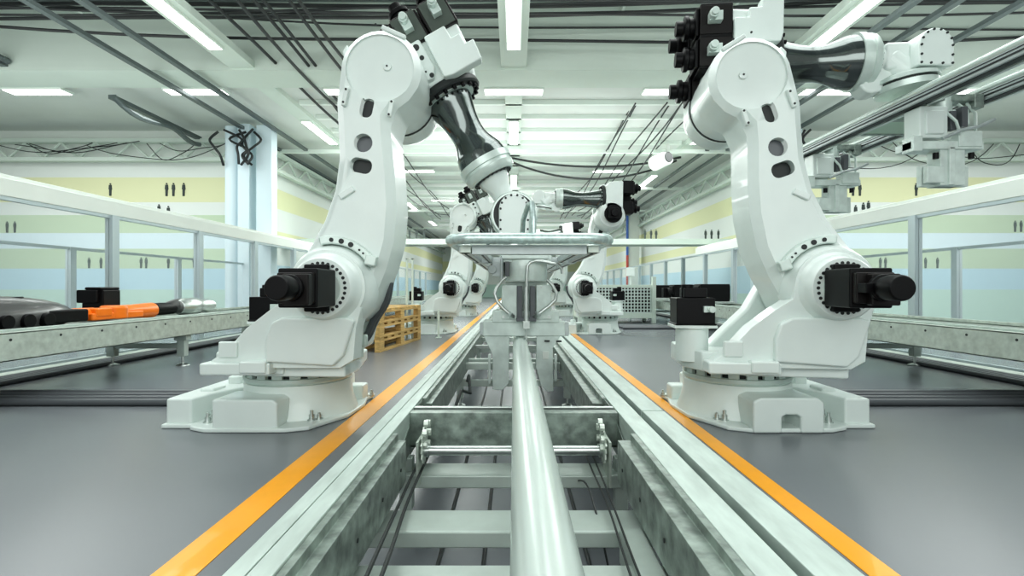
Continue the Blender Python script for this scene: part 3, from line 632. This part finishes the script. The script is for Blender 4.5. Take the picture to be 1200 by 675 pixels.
Fp('cross_profile',MB().bb(-.37,.58,4.72,4.94,1.33,1.385),'alu')
Fp('mount_block',MB().bb(X(590),X(646),4.66,5.0,Z(297)-.006,1.335),'clear')
for y in (6.2,7.85): Fp('cross_profile',MB().bb(-.37,.58,y,y+.08,1.335,1.385),'alu')
Fp('upright_loop',MB().prism([(3.36,1.44),(4.1,1.44),(3.9,1.58),(3.55,1.66),(3.36,1.64)],.115,.128,axis='x').tube([(.13,3.32,1.44),(.13,3.32,1.55),(.12,3.35,1.655),(.10,3.5,1.67),(.07,3.75,1.6),(.06,3.85,1.44)],.018,10),'rim',0)

# ------------------------------------------------------------------ side conveyors
def side_conv(s,label):
    r=empty('side_conveyor',(s*5.15,8,0),label,'conveyor')
    def Q(name,mb,m,bev=0,par=None):
        o=mb.done(name,m,par or r,bev)
        if par is None: o.location=-Vector(r.location)
        return o
    xi,xo=4.6,5.7
    Q('near_channel',MB().bb(s*xi,s*(xi+.012),2,30,.43,.69).bb(s*xi,s*(xi+.10),2,30,.678,.69).bb(s*xi,s*(xi+.06),2,30,.43,.442),'galv' if s>0 else 'galv',.002)
    Q('near_rail',MB().bb(s*(xi+.11),s*(xi+.15),2,30,.68,.715).bb(s*(xi+.2),s*(xi+.24),2,30,.68,.70),'plate',.004)
    Q('far_channel',MB().bb(s*(xo-.10),s*xo,2,30,.43,.69).bb(s*(xo-.15),s*(xo-.11),2,30,.68,.715),'galv',.002)
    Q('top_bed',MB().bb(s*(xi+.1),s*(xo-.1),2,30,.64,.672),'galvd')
    b=MB()
    for k in range(40): b.lathe((s*xi,2.6+.52*k,.625),(-s,0,0),[(0,.013),(.004,.013)],8)
    Q('channel_holes',b,'seam')
    for y in (4.0,7.3,10.9,14.5,18.1,21.7):
        for x in (4.72,5.72):
            leg=Q('leg',MB().bb(s*x-.055,s*x+.055,y-.05,y+.05,.13,.40).bb(s*x-.09,s*x+.09,y-.06,y+.06,.36,.46),'beam',.008)
            MB().cyl((s*x,y,.01),(s*x,y,.15),.016).lathe((s*x,y,0),(0,0,1),[(0,.09),(.01,.085),(.03,.03)],18).done('levelling_foot','steel',leg)
        Q('cross_beam',MB().bb(s*4.72,s*5.72,y-.035,y+.035,.24,.31),'beam',.006)
    return r
side_conv(-1,'raised galvanised conveyor along the glass on the left, carrying orange robot arms')
side_conv(1,'raised galvanised conveyor along the glass on the right')
for s,w in ((-1,'left'),(1,'right')):
    b=MB()
    tag(MB().bb(s*6.2,s*6.4,3,24,0,.04).done('floor_channel','galv',None,.004),'flat metal floor channel beside the %s glass wall'%w,'channel')
    for k in range(4):
        tag(MB().cyl((s*(5.75+.10*k),3,.03),(s*(5.75+.10*k),24,.03),.03,seg=10).done('floor_hose','hose'),'dark hose running lengthwise on the floor by the %s glass wall'%w,'hose','lengthwise hoses by the %s glass wall'%w)
    x0=2.76 if s<0 else 2.82
    for k in range(4):
        y=4.78+.14*k
        tag(MB().cyl((s*x0 if k<2 else s*x0,y,.034),(s*14,y,.034),.034,seg=12).done('floor_hose','hose'),'grey hose running crosswise on the floor from the %s large robot'%w,'hose','crosswise hoses from the %s robot base'%w)
for k in range(4):
    tag(MB().cyl((2.9,13.6+.25*k,.034),(12,13.6+.25*k,.034),.034,seg=10).done('floor_hose','hose'),'dark hose crossing the floor beyond the right large robot near the crate','hose','crosswise hoses by the mesh crate')

# orange arm lying on left conveyor
def lying_arm(loc,label):
    r=empty('robot_arm',loc,label,'robot arm')
    b=MB(); b.lathe((0,-.65,.09),(0,1,0),[(0,.06),(.03,.075),(.3,.075),(.34,.06),(.5,.06),(.56,.085),(.9,.09),(1.25,.105),(1.32,.105),(1.35,.07)],28)
    b.lathe((.02,-.05,.09),(0,0,1),[(-.08,.15),(.07,.15),(.09,.12)],24); b.bb(-.10,.12,-.5,.35,.01,.10); b.bb(.0,.13,-.45,-.2,.05,.16); b.done('arm_body','orange',r,.02)
    b=MB(); b.bb(-.16,.2,-1.15,-.64,.02,.16); b.done('black_block','black',r,.02)
    b=MB(); b.sphere((-.05,-1.55,.10),1,(.28,.95,.22)); b.done('dark_hood','chrome2',r)
    b=MB(); b.lathe((-.02,-1.3,.305),(0,0,1),[(-.03,.07),(.005,.07)],20); b.done('hood_hole','seam',r)
    for k in range(6): MB().lathe((.22,-2.3+.22*k,.07),(1,0,0),[(-.1,.07),(.04,.07)],14).done('motor_end','black',r,.005)
    b=MB(); b.lathe((0,.7,.10),(0,1,0),[(0,.085),(.08,.09),(.4,.085)],24); b.done('wrist_collar','black',r)
    b=MB(); b.sphere((0,1.3,.13),1,(.10,.38,.11)); b.done('wrist_cover','chrome2',r)
    b=MB(); b.lathe((0.05,1.15,.11),(0,1,0),[(0,.10),(.1,.13),(.4,.14),(.45,.11),(.6,.10),(.7,.11),(.85,.09)],24); b.done('silver_wrist','steel',r,.01)
    return r
M['chrome2']=mat('dark_hood_gloss',(.10,.10,.10),.3,.1,coat=.3)
la=lying_arm((-5.1,6.55,.70),'orange robot arm with dark hood lying on the near left conveyor')
b=MB(); b.bb(-.20,.02,-.16,.12,0,.30); b.bb(-.23,-.02,-.2,-.1,.16,.30); b.bb(-.16,0,-.18,.14,.30,.33); b.bb(-.2,.0,-.2,.16,.0,.05)
bx=b.done('black_motor_box','black',None,.012); bx.location=(-5.38,6.85,.715); bx.rotation_euler=(0,0,.1); bx.scale=(1.2,1.2,1.2)
tag(bx,'upright black motor box standing behind the orange arm on the left conveyor','box')
for (y,lab) in ((18.6,'distant orange robot arm on the left conveyor behind the large left robot'),(13.2,'orange robot arm on the left conveyor just past the first glass bays')):
    c=copy_tree(la,None,(-5.1,y,.70)); c['label']=lab
# black units on right conveyor
def unit(loc,label,w=.7):
    r=empty('motor_unit',loc,label,'machine part')
    MB().bb(-w/2,w/2,-.25,.25,.06,.50).bb(-w/2-.03,w/2+.03,-.2,.2,.1,.46).done('black_casing','black',r,.02)
    MB().lathe((-w/2,-.1,.28),(-1,0,0),[(0,.10),(.1,.10),(.1,.13),(.18,.13)],18).bb(-w/2-.28,-w/2-.05,-.12,.1,.12,.40).done('motor_head','black',r,.01)
    MB().bb(-w/2-.2,w/2+.1,-.3,.3,0,.06).done('base_skid','steel',r,.01)
    return r
unit((5.1,15.3,.70),'black motor unit on the right conveyor, middle one between robot motor and crate',.75)
unit((5.1,13.2,.70),'black motor unit on the right conveyor, partly behind the right robot base motor',.75)
unit((5.1,18.0,.70),'black motor unit on the right conveyor beside the mesh crate',.7)

# pallets
def pallet(loc,label,rz):
    r=empty('pallet',loc,label,'pallet','pallets behind the left robot',rz); Lx,Ly=.9,2.3
    for i in range(7):
        y=-Ly/2+.1+i*(Ly-.2)/6; MB().bb(-Lx/2,Lx/2,y-.09,y+.09,.215,.245).done('deck_board','wood',r,.003)
    for x in (-Lx/2+.05,0,Lx/2-.05):
        MB().bb(x-.05,x+.05,-Ly/2,Ly/2,0,.04).done('bottom_runner','wood',r,.003)
        MB().bb(x-.05,x+.05,-Ly/2,Ly/2,.175,.215).done('top_stringer','wood',r,.003)
        for y in (-Ly/2+.1,0,Ly/2-.1): MB().bb(x-.05,x+.05,y-.1,y+.1,.04,.175).done('block','wood',r,.003)
    return r
for k,lab in enumerate(('bottom','middle','top')):
    pallet((-2.58,9.9,.0+.247*k),'wooden pallet behind the large left robot, %s one of the stack'%lab,-.12)

# mesh crate
r=empty('mesh_crate',(3.2,16.4,0),'grey green metal crate with wire mesh sides behind the right robots','crate')
x0,x1,y0,y1,zz=-1.15,1.15,-.5,.7,1.2
for (x,y) in ((x0,y0),(x1,y0),(x0,y1),(x1,y1)):
    h=1.45 if x>0 and y<0 else zz
    MB().bb(x-.06,x+.06,y-.06,y+.06,0,h).done('corner_post','beamw',r,.008)
MB().bb(x0,x1,y0-.03,y0+.03,zz-.1,zz).bb(x0,x1,y0-.03,y0+.03,.16,.32).bb(x0,x1,y1-.03,y1+.03,zz-.1,zz).bb(x0,x1,y1-.03,y1+.03,.16,.32).bb(x0-.03,x0+.03,y0,y1,zz-.1,zz).bb(x0-.03,x0+.03,y0,y1,.16,.32).bb(x1-.03,x1+.03,y0,y1,zz-.1,zz).bb(x1-.03,x1+.03,y0,y1,.16,.32).done('frame_rail','beamw',r,.006)
for (ax,c) in (('x',y0),('x',y1),('y',x0),('y',x1)):
    b=MB()
    if ax=='x':
        for k in range(24): x=x0+(x1-x0)*k/23; b.bb(x-.018,x+.018,c-.012,c+.012,.3,1.12)
        for k in range(9): z=.34+.1*k; b.bb(x0,x1,c-.014,c+.014,z-.018,z+.018)
    else:
        for k in range(12): y=y0+(y1-y0)*k/11; b.bb(c-.012,c+.012,y-.018,y+.018,.3,1.12)
        for k in range(9): z=.34+.1*k; b.bb(c-.014,c+.014,y0,y1,z-.018,z+.018)
    b.done('mesh_panel','white2',r)
MB().bb(x0+.05,x1-.05,y0+.08,y1-.08,.2,1.1).done('mesh_dark_fill','black',r,.02)  # black block added so the mesh openings look dark
tag(MB().bb(3.92,3.98,17.3,17.36,0,1.5).bb(3.82,4.08,17.25,17.4,1.5,1.78).done('sensor_post','white',None,.01),'slim white post with small box on top by the mesh crate','post')
tag(MB().bb(-2.36,-2.32,11.2,11.26,0,1.75).bb(-2.24,-2.20,11.2,11.26,0,1.75).bb(-2.36,-2.20,11.2,11.26,1.72,1.75).done('light_barrier_post','beamw',None,.004),'tall thin pale green double post left of the second robot','post')
tag(MB().bb(-1.68,-1.64,11.3,11.34,0,.62).bb(-1.72,-1.6,11.25,11.39,0,.01).done('marker_post','beamw',None,.002),'short thin pale post beside the orange line at the second robot','post')

# ------------------------------------------------------------------ gantry
g=empty('overhead_gantry',(3.7,5,0),'overhead gantry with twin metal rails running lengthwise at the upper right','gantry')
def G(name,mb,m,bev=0):
    o=mb.done(name,m,g,bev); o.location=-Vector(g.location); return o
for x,z in ((3.40,2.70),(4.05,2.76)):
    G('rail_beam',MB().bb(x-.05,x+.05,1,7.8,z-.06,z+.03),'alu',.01)
    G('rail_tube',MB().cyl((x-.03,1,z+.035),(x-.03,7.8,z+.035),.03),'pipe')
    G('rail_groove',MB().bb(x-.054,x-.049,1,7.8,z-.035,z-.022).bb(x-.03,x+.03,1,7.8,z-.064,z-.058).bb(x-.054,x-.049,1,7.8,z-.005,z+.002),'seam')
    G('inner_rail',MB().bb(x+.09,x+.13,1,7.8,z-.05,z-.01).bb(x+.04,x+.1,1,7.8,z-.04,z-.03),'steel',.004)
for y in (2.2,3.4,4.75,5.2,6.6,7.5): G('cross_tie',MB().bb(3.4,4.1,y,y+.06,2.66,2.70),'galvd',.004)
G('glass_plate',MB().bb(3.48,3.98,4.8,5.2,2.665,2.675),'greenp',.002)
G('gantry_post',MB().bb(3.6,3.76,7.55,7.7,0,2.66),'beam',.008)
G('gantry_post',MB().bb(3.6,3.76,1.0,1.15,0,2.66),'beam',.008)
def gripper(y,label):
    r=empty('hanging_gripper',(3.69,y,2.69),label,'gripper')
    MB().cyl((0,0,-.10),(0,0,.12),.075,seg=24).bb(-.09,.09,-.09,.09,.08,.13).bb(-.10,.10,-.08,.08,-.12,-.08).done('drive_motor','white2',r,.008)
    MB().bb(-.28,-.04,-.12,.06,-.33,-.06).bb(-.24,-.08,-.14,-.1,-.30,-.10).done('valve_box','white',r,.012)
    MB().bb(-.02,.03,-.12,-.06,-.26,-.10).bb(.06,.11,-.14,-.07,-.24,-.07).done('dark_valves','hose',r,.004)
    MB().bb(-.34,.27,-.11,.08,-.42,-.35).bb(.05,.25,-.12,.0,-.40,-.27).bb(-.34,-.26,-.13,.0,-.44,-.31).done('cross_plate','clear',r,.006)
    MB().bb(-.08,.13,-.09,.06,-.72,-.40).bb(-.02,.03,-.11,-.08,-.72,-.40).done('gripper_column','clear',r,.006)
    MB().bb(-.20,.21,-.03,.02,-.72,-.54).bb(-.20,-.05,-.1,-.05,-.70,-.56).done('jaw_plate','clear',r,.006)
    MB().lathe((-.13,-.1,-.45),(0,0,-1),[(0,.022),(.05,.022)],14).lathe((.17,-.1,-.45),(0,0,-1),[(0,.022),(.05,.022)],14).done('black_stops','black',r)
    MB().tube([(-.1,-.13,-.34),(.05,-.14,-.27),(.2,-.14,-.24),(.33,-.14,-.18)],.014,8).done('blue_rod','alu',r)
    MB().tube([(.1,-.05,-.02),(.16,-.07,-.08),(.17,-.07,-.2)],.012,8).tube([(.2,-.02,.0),(.25,-.05,-.1),(.25,-.05,-.26)],.012,8).tube([(-.05,-.1,-.1),(.0,-.15,-.2),(.06,-.12,-.3)],.012,8).done('air_hoses','white2',r)
    MB().bb(-.3,.3,-.07,.07,.0,.06).bb(-.3,-.2,-.1,.1,-.05,.05).bb(.22,.3,-.08,.08,-.06,.06).done('trolley','galvd',r,.006)
    return r
gripper(4.42,'nearest white gripper hanging from the overhead rails at the upper right')
gripper(5.95,'farther white gripper hanging from the overhead rails beside the right robot arm')



# ------------------------------------------------------------------ lights
def area(name,loc,rot,sx,sy,e,col=(.97,1,.98)):
    l=bpy.data.lights.new(name,'AREA'); l.shape='RECTANGLE'; l.size=sx; l.size_y=sy; l.energy=e; l.color=col
    o=bpy.data.objects.new(name,l); COL.objects.link(o); o.location=loc; o.rotation_euler=rot; return o
area('roof_light',(0,6,7.4),(0,0,0),16,6,950)
area('roof_bounce_light',(0,6,3.9),(PI,0,0),20,5,260)
for y in (16.5,28,42): area('rear_bounce_light',(0,y,3.4),(PI,0,0),11,5,220)
for s in (-1,1): area('side_bounce_light',(s*11,9.5,3.2),(PI,0,0),7,6,45)
for s in (-1,1): area('side_wall_fill',(s*12,7,3.2),(math.radians(88),0,0),8,2.5,130)  # added fill to brighten the banded walls, no lamp hangs there
for k,y in enumerate((17,26,36,48)): area('rear_roof_light',(0,y,5.6),(0,0,0),12,3,560)
for s in (-1,1): area('side_roof_light',(s*12,10,5.6),(0,0,0),8,8,500)
area('front_fill_light',(0,-3.5,3.4),(math.radians(78),0,0),10,3.5,260)
w=bpy.data.worlds.new('World'); bpy.context.scene.world=w; w.use_nodes=True
w.node_tree.nodes['Background'].inputs[0].default_value=(.92,1,.96,1); w.node_tree.nodes['Background'].inputs[1].default_value=.45
# ------------------------------------------------------------------ camera
cam=bpy.data.cameras.new('camera'); co=bpy.data.objects.new('camera',cam); COL.objects.link(co)
co.location=(0,0,CH); co.rotation_euler=(PI/2,0,0); cam.sensor_width=36; cam.lens=18; cam.shift_x=-2/1200; cam.clip_end=300; cam.clip_start=.05
bpy.context.scene.camera=co
sc=bpy.context.scene
sc.view_settings.view_transform='Standard'; sc.view_settings.look='Medium High Contrast'; sc.view_settings.exposure=.0
